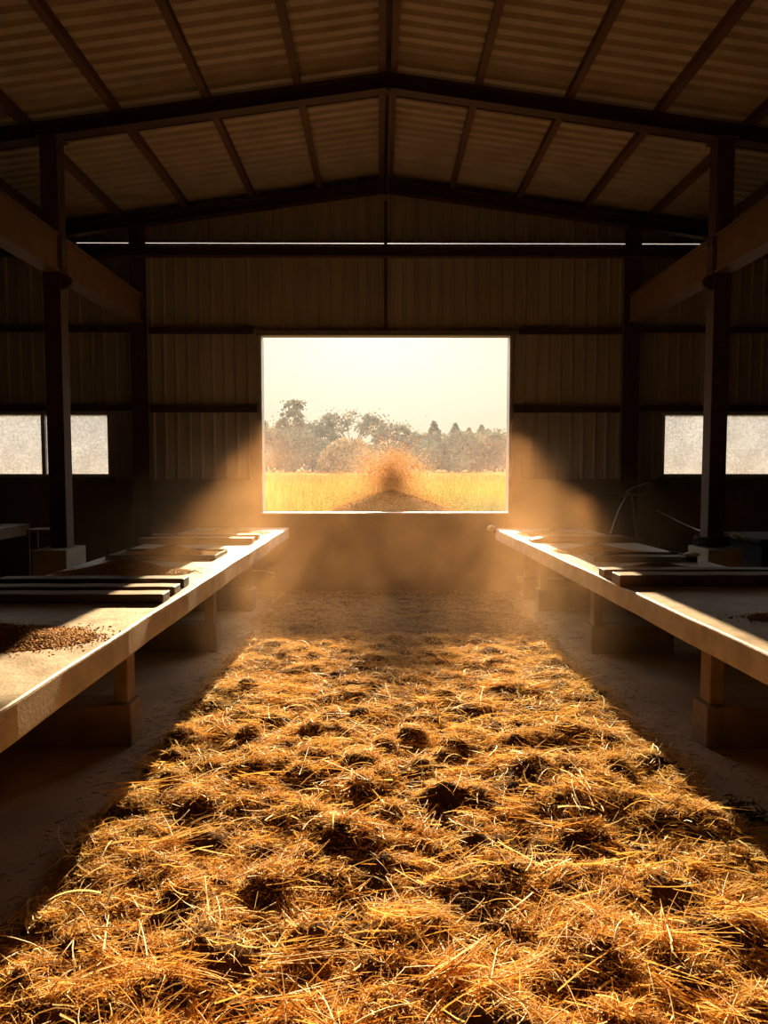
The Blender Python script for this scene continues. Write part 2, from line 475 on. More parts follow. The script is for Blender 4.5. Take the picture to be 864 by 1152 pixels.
# ------------------------------------------------------------------ benches
def bench(x0, x1, y0, y1, top, th, skew, sup, label, group, flip, knobs=False, block_in=.25, block_out=.12, deep=.2):
    """long concrete bench; skew slants its inner edge along the length"""
    root = empty('concrete_bench', ((x0 + x1) / 2, (y0 + y1) / 2, 0), label, 'bench', group)
    def sk(x, y): return x + skew * (y - y0) / (y1 - y0)
    s = MB(); nseg = 24; vs = []; fs = []
    for i in range(nseg + 1):
        yy = y0 + (y1 - y0) * i / nseg
        j = .004 * math.sin(i * 2.1) + .003 * math.sin(i * 5.3)
        a, b = sk(x0, yy) + (0 if flip else j), sk(x1, yy) + (j if flip else 0)
        vs += [(a, yy, top - th), (b, yy, top - th), (b, yy, top), (a, yy, top)]
    for i in range(nseg):
        a = i * 4
        for k in range(4):
            k2 = (k + 1) % 4
            fs.append((a + k, a + k2, a + 4 + k2, a + 4 + k))
    fs += [(3, 2, 1, 0), tuple(nseg * 4 + k for k in range(4))]
    fs = [tuple(reversed(f)) for f in fs]
    s.add(vs, fs); s.build('slab', M['conc_slab'], root, bevel=.01)
    for yy in sup:
        a, b = (sk(x0, yy) + block_out, sk(x1, yy) - block_in) if flip else (sk(x0, yy) + block_in, sk(x1, yy) - block_out)
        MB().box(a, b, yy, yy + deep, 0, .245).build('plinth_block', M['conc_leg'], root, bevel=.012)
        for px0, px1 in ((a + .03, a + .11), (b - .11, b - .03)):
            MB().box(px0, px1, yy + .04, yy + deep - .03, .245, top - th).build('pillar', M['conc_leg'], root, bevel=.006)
    if knobs:
        MB().ball((sk(x0, y1) - .05, y1 - .04, top + .005), (.055, .045, .045)).build('end_knob', M['twig'], root, smooth=True)
        MB().ball((sk(x0, y1) + block_in - .035, 8.72, .25), (.045, .04, .05)).build('end_knob', M['twig'], root, smooth=True)
    return root
bench(-2.38, -1.185, .9, 9.16, .85, .135, .012, (2.0, 4.02, 6.15, 7.98), 'long concrete bench on the left of the straw, with three dark planks', 'long drying benches', True)
bench(1.62, 2.77, .9, 9.0, .85, .135, -.155, (1.95, 3.97, 6.06, 7.95, 8.7), 'long concrete bench on the right of the straw, with two dark planks', 'long drying benches', False, knobs=True, block_in=.31)
tb = bench(-5.6, -4.4, 3.2, 8.95, .92, .14, 0, (4.4, 6.4, 8.3), 'further concrete bench beyond the left post, mostly out of view', 'long drying benches', True)
MB().box(-5.4, -4.6, 7.0, 8.6, .50, .53).build('lower_shelf', M['pier'], tb)

TOP = .85
def plank(x0, x1, y, d, h, mat, label, group, z=TOP, tilt=0, rounded=False):
    V = MB()
    nn = 12; vs = []; fs = []
    for i in range(nn + 1):
        x = x0 + (x1 - x0) * i / nn
        w = .004 * math.sin(i * 1.7 + y * 5)
        k = 1.0
        yy = y + tilt * (x - x0) / (x1 - x0)
        if rounded:
            e = min(i, nn - i) / nn
            k = .45 + .55 * min(1, e * 6)
        vs += [(x, yy, z), (x, yy + d, z), (x, yy + d, z + h * k + w * .3), (x, yy, z + h * k + w * .3)]
    for i in range(nn):
        a = i * 4
        for k in range(4):
            fs.append((a + k, a + 4 + k, a + 4 + (k + 1) % 4, a + (k + 1) % 4))
    fs += [(0, 1, 2, 3), (nn * 4 + 3, nn * 4 + 2, nn * 4 + 1, nn * 4)]
    V.add(vs, fs)
    return tag(V.build('wooden_plank', mat, bevel=.006), label, 'plank', group)
G1 = 'wooden planks laid across the benches'
plank(-2.42, -1.235, 4.46, .13, .062, M['wood_black'], 'blackened plank, rearmost of the three across the left bench', G1)
plank(-2.42, -1.225, 4.22, .13, .05, M['wood'], 'dark brown plank in the middle of the three across the left bench', G1)
plank(-2.42, -1.215, 3.96, .14, .05, M['wood'], 'brown plank in front of the three across the left bench', G1)
plank(-2.42, -1.29, 7.52, .14, .06, M['wood_pale'], 'dusty plank, rearmost of the pair on the far half of left bench', G1)
plank(-2.42, -1.28, 7.12, .14, .06, M['wood_pale'], 'dusty plank, front one of the pair on the far half of left bench', G1)
plank(1.55, 2.80, 4.86, .13, .06, M['wood'], 'dark plank behind, of the two across the right bench', G1)
plank(1.535, 2.80, 4.50, .16, .075, M['wood'], 'dark plank in front, of the two across the right bench', G1)
plank(1.56, 2.70, 7.25, .18, .065, M['wood_pale'], 'dusty board with tapered ends near the far end of right bench', G1, rounded=True)

def tray(x0, x1, y0, y1, mat, label, cap=None, peg=False):
    r = empty('drying_tray', ((x0 + x1) / 2, (y0 + y1) / 2, TOP), label, 'tray', 'thin trays under the grain')
    MB().box(x0, x1, y0 + .012, y1 - .012, TOP + .012, TOP + .022).build('tray_base', mat, r)
    for ya in (y0, y1 - .014):
        MB().box(x0, x1, ya, ya + .014, TOP, TOP + .042).build('tray_rail', mat, r, bevel=.003)
    for xa in (x0, x1 - .014):
        MB().box(xa, xa + .014, y0 + .014, y1 - .014, TOP, TOP + .036).build('tray_end', mat, r)
    if cap is not None:
        MB().ball((cap, y0 + .04, TOP + .056), (.07, .035, .02)).build('end_cap', M['white'], r, smooth=True)
    if peg:
        MB().tube([(x0 + .02, y0 + .01, TOP + .04), (x0 + .02, y0 + .01, TOP + .085)], .008).ball((x0 + .02, y0 + .01, TOP + .09), .013, 8, 6).build('peg', M['black'], r)
    return r
tray(-2.27, -1.36, 5.86, 6.34, M['wood_black'], 'thin dark tray with a peg, under the second far grain pile on left bench', peg=True)
tray(1.74, 2.58, 5.72, 5.80 + .28, M['wood_black'], 'thin dark tray with a white rounded end cap on the right bench', cap=2.55)

# grain piles
PAL_GRAIN = np.array([(.50, .25, .07), (.40, .17, .045), (.60, .36, .12), (.22, .09, .025), (.55, .28, .07)])
PAL_DARK = np.array([(.20, .10, .04), (.13, .06, .022), (.30, .16, .06), (.08, .035, .015), (.26, .12, .04)])

def flakes(P, size, pal, asp=2.6, flat=.5, jitter=1.0):
    """little six-sided husks at points P; returns verts, quads, tints"""
    n = len(P)
    D = rng.normal(size=(n, 3)); D[:, 2] *= .5
    D /= np.linalg.norm(D, axis=1)[:, None]
    U = rng.normal(size=(n, 3)); A = np.cross(D, U); A /= np.linalg.norm(A, axis=1)[:, None]
    B = np.cross(D, A)
    s = (size * rng.uniform(.6, 1.4, n))[:, None]
    e = [P - D * s * asp / 2, P + D * s * asp / 2, P + A * s * .5, P - A * s * .5, P + B * s * .5 * flat, P - B * s * .5 * flat]
    V = np.stack(e, 1).reshape(-1, 3)
    q = np.array([(0, 2, 4), (2, 1, 4), (1, 3, 4), (3, 0, 4), (2, 0, 5), (1, 2, 5), (3, 1, 5), (0, 3, 5)])
    F = (np.arange(n)[:, None, None] * 6 + q[None]).reshape(-1, 3)
    c = pal[rng.integers(0, len(pal), n)] * rng.uniform(.75, 1.25, (n, 1))
    T = np.repeat(np.c_[c, np.ones(n)], 6, axis=0)
    return V, F, T

def heap(name, cx, cy, rx, ry, h, n, size, pal, label, group, z=TOP, power=1.5, strew=.35, clipx=None, mat='grain'):
    g = 36
    a = np.linspace(-1, 1, g)
    X, Y = np.meshgrid(a, a)
    def hz(u, v):
        r = np.sqrt(u * u + v * v)
        b = np.clip(1 - r, 0, 1) ** power
        return h * b * (0.8 + .5 * (fbm(u * 3 + cx * 7, v * 3 + cy * 3, 3, 5) - .35)) 
    Z = hz(X, Y)
    V0 = np.c_[(cx + X * rx).ravel(), (cy + Y * ry).ravel(), (z + .001 + Z).ravel()]
    i = np.arange(g * g).reshape(g, g)
    Q = np.stack([i[:-1, :-1], i[:-1, 1:], i[1:, 1:], i[1:, :-1]], -1).reshape(-1, 4)
    keep = (np.sqrt(X * X + Y * Y).ravel()[Q].min(1) < .93)
    Q = Q[keep]
    F0 = np.concatenate([Q[:, [0, 1, 2]], Q[:, [0, 2, 3]]])
    n = int(n * 1.8)
    r = np.sqrt(rng.uniform(0, 1, n)) * (1 + strew * rng.exponential(.35, n) * (rng.uniform(0, 1, n) < .3))
    t = rng.uniform(0, 2 * PI, n)
    u, v = r * np.cos(t), r * np.sin(t)
    x, y = cx + u * rx, cy + v * ry
    if clipx is not None:
        ok = (x > clipx[0]) & (x < clipx[1]); x, y, u, v = x[ok], y[ok], u[ok], v[ok]
    P = np.c_[x, y, z + hz(u, v) + size * .25]
    V1, F1_, T1 = flakes(P, size * .72, pal)
    T0 = np.repeat(np.r_[pal.mean(0) * .8, 1][None], len(V0), 0)
    V = np.concatenate([V0, V1]); F = np.concatenate([F0, F1_ + len(V0)]); T = np.concatenate([T0, T1])
    o = mesh_obj(name, V, F, M[mat], tint=T, loc=(cx, cy, z))
    return tag(o, label, 'grain pile', group, 'stuff')
G2 = 'grain piles on the benches'
LC, RC = (-2.37, -1.2), (1.6, 2.68)
heap('grain_pile', -1.83, 3.12, .58, .27, .10, 5200, .009, PAL_GRAIN, 'loose heap of chaff nearest the camera on left bench', G2, clipx=LC)
heap('grain_pile', -1.86, 5.15, .50, .26, .125, 4200, .008, PAL_GRAIN, 'brown grain mound right behind the three planks on left bench', G2, clipx=LC)
heap('grain_pile', -1.80, 6.12, .42, .20, .09, 3200, .008, PAL_GRAIN, 'orange grain mound lying on the pegged tray of left bench', G2, z=TOP + .022, clipx=LC)
heap('grain_pile', -1.78, 8.35, .50, .34, .075, 2600, .008, PAL_GRAIN, 'low grain mound at the far end of left bench by the window', G2, clipx=LC)
heap('grain_pile', 2.22, 3.52, .36, .17, .05, 2600, .009, PAL_GRAIN, 'small grain heap on right bench in front of its two planks', G2, clipx=(1.6, 2.72))
heap('grain_pile', 2.10, 5.28, .40, .17, .065, 2600, .008, PAL_DARK, 'dark straggly grain heap right behind the two planks of right bench', G2, clipx=RC)
heap('grain_pile', 1.98, 6.42, .44, .24, .085, 3200, .008, PAL_GRAIN, 'brown grain mound behind the white capped tray of right bench', G2, clipx=RC)
heap('grain_pile', 2.0, 8.1, .48, .34, .07, 2600, .008, PAL_GRAIN, 'low grain mound behind the tapered board of right bench', G2, clipx=RC)

# ------------------------------------------------------------------ small things at the sides
rt = empty('wire_stand', (3.05, 8.55, 0), 'thin bent wire stand in the dark behind the right bench', 'stand')
MB().tube([(2.42, 8.6, 1.30), (2.75, 8.58, 1.305), (3.08, 8.55, 1.30)], .008).tube([(2.40, 8.6, 1.285), (2.75, 8.57, 1.26), (3.22, 8.52, 1.30)], .007).build('cross_arm', M['wire'], rt)
MB().tube([(2.96, 8.55, 1.33), (3.06, 8.54, 1.38), (3.22, 8.53, 1.43)], .012).ball((3.22, 8.53, 1.42), .022, 8, 6).ball((3.0, 8.55, 1.31), .028, 8, 6).build('clamp', M['wire'], rt)
MB().tube([(2.98, 8.55, 1.29), (2.88, 8.54, 1.1), (2.78, 8.53, .8), (2.72, 8.52, .4), (2.70, 8.52, 0)], .009).build('leg', M['wire'], rt)
MB().tube([(3.04, 8.55, 1.28), (3.08, 8.58, 1.1), (3.13, 8.62, .8), (3.17, 8.65, .4), (3.2, 8.66, 0)], .010).build('leg', M['wire'], rt)
tag(MB().tube([(3.60, 9.2, 1.07), (3.42, 8.0, .99), (3.24, 7.02, .965)], .008).build('leaning_rod', M['wire']),
    'thin rod leaning from the back wall onto the hose coil at right post', 'rod')
# coil of hose looped round the foot of the right post
cb = []
for k in range(0, 150):
    a = 2 * PI * k / 36
    cb.append((3.19 + (.145 + .006 * math.sin(k)) * math.cos(a), 6.78 + .16 * math.sin(a), .878 + .019 * k / 36))
tag(MB().tube(cb, .017, 8).build('hose_coil', M['black'], smooth=True), 'black hose coiled on the pier of the right post', 'hose')
tag(MB().tube([(3.275, 6.62, .985), (3.32, 6.62, .992), (3.37, 6.62, .985), (3.43, 6.64, .962)], [.008, .014, .014, .007], 8).tube([(3.275, 6.62, .985), (3.30, 6.615, .968), (3.335, 6.61, .958)], .008, 6).build('bent_tube', M['white'], smooth=True),
    'short pale bent tube resting on the black hose coil', 'tube')
sb = empty('storage_bin', (4.15, 7.3, 0), 'big black bin standing beyond the right post', 'bin')
MB().box(3.74, 4.6, 6.9, 7.7, 0, .86).build('bin_body', M['black'], sb, bevel=.03)
MB().box(3.70, 4.64, 6.86, 7.74, .86, .92).build('bin_lid', M['black'], sb, bevel=.02)
st = empty('small_stand', (-3.56, 7.5, 0), 'narrow dark stand with a thin top between far bench and left post', 'stand')
MB().box(-3.68, -3.42, 7.4, 7.62, .955, .975).build('stand_top', M['pier'], st)
for lx in (-3.665, -3.435):
    for ly in (7.415, 7.605):
        MB().box(lx - .01, lx + .01, ly - .01, ly + .01, 0, .955).build('leg', M['wire'], st)
tg = empty('iron_tongs', (-4.9, 8.5, .92), 'dark iron tongs with an upturned hook lying on the further bench', 'tongs')
MB().tube([(-5.3, 8.5, .945), (-4.9, 8.46, .95), (-4.55, 8.5, .955), (-4.50, 8.52, .97), (-4.49, 8.52, .995)], .012).build('hooked_arm', M['black'], tg)
MB().tube([(-5.3, 8.42, .935), (-4.9, 8.40, .94), (-4.6, 8.44, .94)], .013).build('straight_arm', M['black'], tg)
# pale forked rod by the far support of the left bench
tw = MB().tube([(-1.49, 8.09, .44), (-1.36, 8.1, .445), (-1.28, 8.1, .43)], .004).tube([(-1.28, 8.1, .432), (-1.23, 8.1, .42), (-1.19, 8.1, .40), (-1.155, 8.1, .415)], [.010, .008, .008, .011]).tube([(-1.19, 8.1, .40), (-1.22, 8.1, .37), (-1.25, 8.1, .345)], [.008, .006, .004])
tag(tw.build('forked_twig', M['twig'], smooth=True), 'pale forked twig sticking out beside the farthest support of left bench', 'twig')

# ------------------------------------------------------------------ straw bed
def edges(y):
    return (-1.24 + .03 * np.sin(y * 2.1) + .16 * (fbm(y * 3.5, y * 0 + 2, 4, 12) - .5),
            1.58 + .03 * np.sin(y * 1.7 + 1) + .16 * (fbm(y * 3.5, y * 0 + 7, 4, 14) - .5))
mnd = []
for _ in range(1300):
    y = 1.6 + 7.3 * rng.uniform() ** 1.25
    x = rng.uniform(-1.25, 1.55)
    sc = 1.15 if y < 4.2 else (.7 if y < 6.6 else .4)
    r = rng.uniform(.03, .085) if rng.uniform() < .65 else rng.uniform(.085, .14)
    mnd.append((x, y, r * rng.uniform(.7, 1.35), r, rng.uniform(.22, .68) * r * sc, rng.uniform(-.5, .5)))
def bed_h(x, y):
    x = np.asarray(x, float); y = np.asarray(y, float)
    a, b = edges(y)
    m = np.clip((x - a + .12) / .22, 0, 1) * np.clip((b + .12 - x) / .22, 0, 1)
    base = .012 + .055 * np.clip(fbm(x * 3.1, y * 3.1, 4, 3) - .38, 0, 1) + .03 * np.clip(fbm(x * 9, y * 9, 3, 8) - .45, 0, 1)
    return base * m * np.where(y > 6.6, .55, 1), m
gx = np.arange(-1.55, 1.95, .0125); gy = np.arange(1.3, 9.2, .0135)
GX, GY = np.meshgrid(gx, gy)
GH, GM = bed_h(GX, GY)
for (mx, my, rx_, ry_, hh, rot) in mnd:
    i0, i1 = np.searchsorted(gx, (mx - rx_ * 1.6, mx + rx_ * 1.6)); j0, j1 = np.searchsorted(gy, (my - rx_ * 1.6, my + rx_ * 1.6))
    sx, sy = GX[j0:j1, i0:i1] - mx, GY[j0:j1, i0:i1] - my
    u = (sx * math.cos(rot) + sy * math.sin(rot)) / rx_; v = (-sx * math.sin(rot) + sy * math.cos(rot)) / ry_
    v = np.where(v < 0, v * 1.7, v * .85)               # lumps are steep on one side, as straw turned by a fork
    q = np.clip(1 - u * u - v * v, 0, 1)
    GH[j0:j1, i0:i1] = np.maximum(GH[j0:j1, i0:i1], GH[j0:j1, i0:i1] * .6 + hh * q ** .7 * GM[j0:j1, i0:i1])
GH = GH + .012 * (fbm(GX * 38, GY * 38, 2, 21) - .5) * GM
GH = np.maximum(GH, -.01) * np.where(GM > 0, 1, 0) - np.where(GM <= 0, .004, 0)
def H(x, y):
    i = np.clip(((x - gx[0]) / .0125).astype(int), 0, len(gx) - 1); j = np.clip(((y - gy[0]) / .0135).astype(int), 0, len(gy) - 1)
    return np.maximum(GH[j, i], 0)
V0 = np.c_[GX.ravel(), GY.ravel(), GH.ravel()]
ii = np.arange(GX.size).reshape(GX.shape)
Q = np.stack([ii[:-1, :-1], ii[:-1, 1:], ii[1:, 1:], ii[1:, :-1]], -1).reshape(-1, 4)
Q = Q[GM.ravel()[Q].min(1) > .6]
used = np.unique(Q); remap = np.zeros(GX.size, dtype=np.int64); remap[used] = np.arange(len(used))
Q = remap[Q]; V0 = V0[used]

PAL_STRAW = np.array([(.80, .46, .12), (.70, .34, .075), (.86, .56, .20), (.58, .26, .05), (.90, .70, .36), (.36, .15, .03), (.76, .42, .095), (.82, .50, .13)])
PAL_CHAFF = np.array([(.40, .25, .11), (.32, .18, .07), (.48, .33, .16), (.22, .12, .05), (.36, .21, .085)])
def strands(n, xr, yr, L, wd, pal, lift=.012, tilt=.22, bend=.25, spill=0., ypow=1.0, seg=3, az=.9, thin=False):
    y = yr[0] + (yr[1] - yr[0]) * rng.uniform(0, 1, n) ** ypow
    x = rng.uniform(xr[0], xr[1], n)
    a_, b_ = edges(y)
    ok = ((x > a_ - spill) & (x < b_ + spill)) if spill < 5 else np.ones(n, bool)
    if thin: ok &= rng.uniform(0, 1, n) < np.clip((fbm(x * 5.5, y * 5.5, 3, 77) - .30) * 4.5, .06, 1)
    x, y = x[ok], y[ok]; n = len(x)
    ang = np.where(rng.uniform(size=n) < .6, rng.normal(0, az, n), rng.uniform(0, PI, n)) + (fbm(x * 2.2, y * 2.2, 2, 31) - .5) * 2.4
    ln = L * rng.uniform(.45, 1.5, n)
    ti = rng.normal(0, tilt, n)
    bd = rng.normal(0, bend, n)
    bz = rng.normal(.0, bend * .6, n)
    t = np.linspace(-.5, .5, seg + 1)
    A = ang[:, None] + bd[:, None] * t[None] * 2
    dx = np.cos(A) * np.cos(ti)[:, None]; dy = np.sin(A) * np.cos(ti)[:, None]
    st = (ln / seg)[:, None]
    X = x[:, None] + np.cumsum(dx * st, 1) - dx.mean(1, keepdims=True) * ln[:, None] / 2
    Y = y[:, None] + np.cumsum(dy * st, 1) - dy.mean(1, keepdims=True) * ln[:, None] / 2
    base = H(x, y)
    Zr = np.sin(ti)[:, None] * ln[:, None] * t[None] + bz[:, None] * ln[:, None] * (.25 - t[None] ** 2) * 1.6
    Zc = H(X, Y)
    Z = np.maximum(base[:, None] + Zr + lift * rng.uniform(.1, 1, n)[:, None], Zc * .75 + base[:, None] * .2 + .002)
    P = np.stack([X, Y, Z], -1)
    w = (wd * rng.uniform(.5, 1.5, n))[:, None, None]
    roll = rng.uniform(0, PI, n)[:, None, None]
    side = np.stack([-np.sin(A), np.cos(A), np.zeros_like(A)], -1)
    upv = np.zeros_like(side); upv[..., 2] = 1
    o = side * np.cos(roll) + upv * np.sin(roll)
    o2 = -side * np.sin(roll) + upv * np.cos(roll)
    taper = np.linspace(1, .45, seg + 1)[None, :, None]
    # folded ribbon: a V section so each stalk has body
    Vv = np.stack([P - o * w * .5 * taper, P + o2 * w * .32 * taper, P + o * w * .5 * taper], 2)   # n,seg+1,3,3
    Vv = Vv.reshape(-1, 3)
    k = 3 * (seg + 1)
    q = []
    for i in range(seg):
        for c in range(2):
            q.append((i * 3 + c, i * 3 + c + 1, (i + 1) * 3 + c + 1, (i + 1) * 3 + c))
    F = (np.arange(n)[:, None, None] * k + np.array(q)[None]).reshape(-1, 4)
    c = pal[rng.integers(0, len(pal), n)] * rng.uniform(.7, 1.2, (n, 1))
    T = np.repeat(np.c_[c, np.ones(n)], k, axis=0)
    return Vv, F, T
def join(parts):
    Vs, Fs, Ts, b = [], [], [], 0
    for V, F, T in parts:
        Vs.append(V); Fs.append(F + b); Ts.append(T); b += len(V)
    return np.concatenate(Vs), np.concatenate(Fs), np.concatenate(Ts)
parts = [
    strands(64000, (-1.5, 1.8), (1.5, 6.75), .07, .0038, PAL_STRAW, ypow=1.5, spill=.05, bend=.45, thin=True),
    strands(46000, (-1.5, 1.8), (1.5, 4.2), .045, .003, PAL_STRAW, tilt=.45, bend=.9, spill=.03, ypow=1.2, thin=True),
    strands(8000, (-1.5, 1.8), (1.5, 6.6), .14, .0042, PAL_STRAW, lift=.03, tilt=.16, bend=.35, ypow=1.5, seg=5, spill=.0),
    strands(1100, (-1.5, 1.8), (1.5, 4.6), .22, .006, PAL_STRAW[[0, 2, 4, 7]], lift=.04, tilt=.2, bend=.35, ypow=1.3, seg=6),
    strands(90000, (-1.5, 1.8), (1.5, 6.7), .028, .0034, PAL_STRAW, tilt=.6, bend=1.6, lift=.016, ypow=1.35, spill=.06, thin=True),
    strands(2600, (-1.5, 1.8), (1.5, 5.0), .11, .006, PAL_STRAW[[2, 4, 4, 7]], lift=.03, tilt=.6, bend=.3, ypow=1.3, seg=3),
]
# bundles: combed bunches of parallel stalks
for _ in range(80):
    cy = 1.7 + 3.6 * rng.uniform() ** 1.3; cx = rng.uniform(-1.2, 1.5)
    k = rng.integers(14, 34)
    st = strands(k, (cx - .03, cx + .03), (cy - .03, cy + .03), .22, .0046, PAL_STRAW[[0, 1, 2, 7]], lift=.055, tilt=.12, bend=.12, spill=9, seg=5, az=.0)
    ang = rng.normal(0, .7)
    V = st[0]; c, s_ = math.cos(ang), math.sin(ang)
    W = V.copy(); W[:, 0] = cx + (V[:, 0] - cx) * c - (V[:, 1] - cy) * s_; W[:, 1] = cy + (V[:, 0] - cx) * s_ + (V[:, 1] - cy) * c
    parts.append((W, st[1], st[2]))
Vs, Fs, Ts = join(parts)
SW = M['straw']
nb = len(Q)
T0 = np.ones((len(V0), 4), np.float32)
VV = np.concatenate([V0, Vs]); FF = np.concatenate([Q, Fs + len(V0)]); TT = np.concatenate([T0, Ts])
mi = np.r_[np.zeros(nb, int), np.ones(len(Fs), int)]
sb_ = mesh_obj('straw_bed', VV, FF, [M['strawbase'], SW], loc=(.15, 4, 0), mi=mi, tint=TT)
tag(sb_, 'thick bed of golden straw spread on the floor between the benches', 'straw', kind='stuff')
# trodden chaff toward the wall and thin litter strewn under the bench edges
parts = [strands(26000, (-1.45, 1.85), (6.3, 9.2), .04, .004, PAL_CHAFF, tilt=.3, spill=.1),
         strands(16000, (-1.5, 1.95), (1.9, 9.1), .035, .0034, PAL_CHAFF * .6, lift=.004, tilt=.08, spill=9)]
Vs, Fs, Ts = join(parts)
tag(mesh_obj('chaff_litter', Vs, Fs, M['straw'], loc=(.15, 7, 0), tint=Ts), 'trodden chaff and short stalks littering the floor up to the wall', 'chaff', kind='stuff')

# ragged dark tuft on the bare floor at the right of the bed
n = 260
P = np.c_[1.66 + rng.normal(0, .05, n), 3.18 + rng.normal(0, .05, n), np.abs(rng.normal(0, .025, n)) + .004]
V, F, T = flakes(P, .009, PAL_DARK * .5, asp=5)
tag(mesh_obj('straw_clod', V, F, M['straw'], tint=T), 'ragged dark straw clod on the bare floor right of the straw bed', 'clod', kind='stuff')

# ------------------------------------------------------------------ outdoors
def gz(y): return np.interp(y, [0, 14, 60, 135, 260], [0, 0, .64, 1.32, 1.5])
fg = MB()
for ya, yb in ((YW + .2, 14), (14, 37), (37, 60), (60, 98), (98, 135), (135, 260)):
    za, zb = float(gz(ya)), float(gz(yb))
    fg.add([(-160, ya, za), (160, ya, za), (160, yb, zb), (-160, yb, zb)], [(0, 1, 2, 3)])
tag(fg.build('field_ground', M['field'], loc=(0, 60, 0)), 'flat farm field beyond the shed', kind='structure')
# standing rice: near blades are bigger and thinner on the ground with distance
def blades(n, y0, y1, h, w, pal_fn):
    t = rng.uniform(0, 1, n); y = y0 * (y1 / y0) ** t
    x = rng.uniform(-1, 1, n) * (y * .30 + 2.5)
    ok = ~((np.abs(x - .17) < 3.3) & (y < 13.4))
    x, y = x[ok], y[ok]; n = len(x)
    hh = h * rng.uniform(.7, 1.1, n) * (1 + .12 * (fbm(x * .5, y * .3, 2, 4) - .5))
    a = rng.uniform(0, 2 * PI, n); le = rng.uniform(.08, .35, n) * hh
    ww = w * rng.uniform(.6, 1.4, n) * (.5 + y / 25)
    dx, dy = np.cos(a), np.sin(a)
    px, py = -dy, dx
    rows = []
    for s_, k in ((0, 1), (.45, .9), (.8, .6), (1, .08)):
        bx = x + dx * le * s_ ** 2; by = y + dy * le * s_ ** 2; bz = gz(y) + hh * (s_ - .12 * s_ ** 3)
        rows.append(np.c_[bx - px * ww * k / 2, by - py * ww * k / 2, bz]); rows.append(np.c_[bx + px * ww * k / 2, by + py * ww * k / 2, bz])
    V = np.stack(rows, 1).reshape(-1, 3)
    q = np.array([(0, 1, 3, 2), (2, 3, 5, 4), (4, 5, 7, 6)])
    F = (np.arange(n)[:, None, None] * 8 + q[None]).reshape(-1, 4)
    c = pal_fn(x, y)
    return V, F, np.repeat(np.c_[c, np.ones(n)], 8, axis=0)
def rice_col(x, y):
    k = fbm(x * .25 + 3, y * .12, 3, 9)[:, None]
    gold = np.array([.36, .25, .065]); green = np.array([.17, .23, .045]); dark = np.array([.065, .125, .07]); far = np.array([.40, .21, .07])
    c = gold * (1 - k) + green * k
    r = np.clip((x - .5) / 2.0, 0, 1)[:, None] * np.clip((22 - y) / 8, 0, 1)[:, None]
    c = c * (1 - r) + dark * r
    f = np.clip((y - 30) / 12, 0, 1)[:, None]
    c = c * (1 - f) + far * f
    return c * rng.uniform(.4, 1.15, (len(x), 1))
Vs, Fs, Ts = blades(60000, 11.4, 58, .92, .012, rice_col)
tag(mesh_obj('rice_crop', Vs, Fs, M['rice'], loc=(0, 30, 0), tint=Ts), 'standing yellow green rice seen through the big window', 'crop', kind='stuff')

# grain heap outside the window
HX, HY, HP = .17, 10.2, 1.335
a = np.linspace(-3.5, 3.5, 120); b = np.linspace(YW + .2, 13.6, 80)
X, Y = np.meshgrid(a, b)
R = np.sqrt(X ** 2 + (Y - HY) ** 2)
Z = HP + .02 - .395 * np.sqrt(R ** 2 + .012) + .02 * (fbm(X * 3, Y * 3, 3, 2) - .5) + .012 * (fbm(X * 17, Y * 17, 2, 5) - .5)
Z = np.maximum(Z, -.02)
V0 = np.c_[(X + HX).ravel(), Y.ravel(), Z.ravel()]
ii = np.arange(X.size).reshape(X.shape)
Q = np.stack([ii[:-1, :-1], ii[:-1, 1:], ii[1:, 1:], ii[1:, :-1]], -1).reshape(-1, 4)
Q = Q[Z.ravel()[Q].max(1) > -.019]
nb = 15000
rr = 2.2 * np.sqrt(rng.uniform(0, 1, nb)); tt = rng.uniform(0, 2 * PI, nb)
x = rr * np.cos(tt); y = HY + rr * np.sin(tt); ok = (y > YW + .2); x, y = x[ok], y[ok]
P = np.c_[x + HX, y, HP + .022 - .395 * np.sqrt(x ** 2 + (y - HY) ** 2 + .012)]
V1, F1_, T1 = flakes(P, .012, PAL_GRAIN * .9)
F0 = np.concatenate([Q[:, [0, 1, 2]], Q[:, [0, 2, 3]]])
V = np.concatenate([V0, V1]); F = np.concatenate([F0, F1_ + len(V0)]); T = np.concatenate([np.ones((len(V0), 4)), T1])
mi = np.r_[np.zeros(len(F0), int), np.ones(len(F1_), int)]
tag(mesh_obj('grain_heap', V, F, [M['heap'], M['grain']], loc=(HX, HY, 0), mi=mi, tint=T), 'big conical grain heap just outside the open window', 'grain heap', kind='stuff')

# grain thrown up above the heap
PAL_SPRAY = np.array([(.78, .50, .20), (.68, .38, .13), (.84, .60, .28), (.48, .25, .08)])
n = 11000
th = rng.normal(0, .85, n); ra = .04 + .50 * rng.uniform(0, 1, n) ** 1.5 + .07 * rng.normal(0, 1, n) ** 2
P = np.c_[HX + ra * np.sin(th), HY + rng.normal(0, 1, n) * (.08 + .3 * ra), HP - .02 + .92 * ra * np.cos(th)]
n2 = 1800                                                  # dense stem of the fountain
h2 = np.abs(rng.normal(0, .5, n2))
P2 = np.c_[HX + .02 + rng.normal(0, 1, n2) * (.03 + .03 * h2), HY + rng.normal(0, 1, n2) * .08, HP - .02 + .42 * h2]
n3 = 6000                                                  # veil rolling down the slopes
x3 = rng.normal(0, .6, n3); P3 = np.c_[HX + x3, HY + rng.normal(0, .3, n3), HP - .36 * np.abs(x3) + rng.exponential(.13, n3)]
P = np.concatenate([P, P2, P3])
P = P[P[:, 2] > HP + .02 - .395 * np.sqrt((P[:, 0] - HX) ** 2 + (P[:, 1] - HY) ** 2 + .012)]
V, F, T = flakes(P, .0105, PAL_SPRAY, asp=2.0, flat=.8)
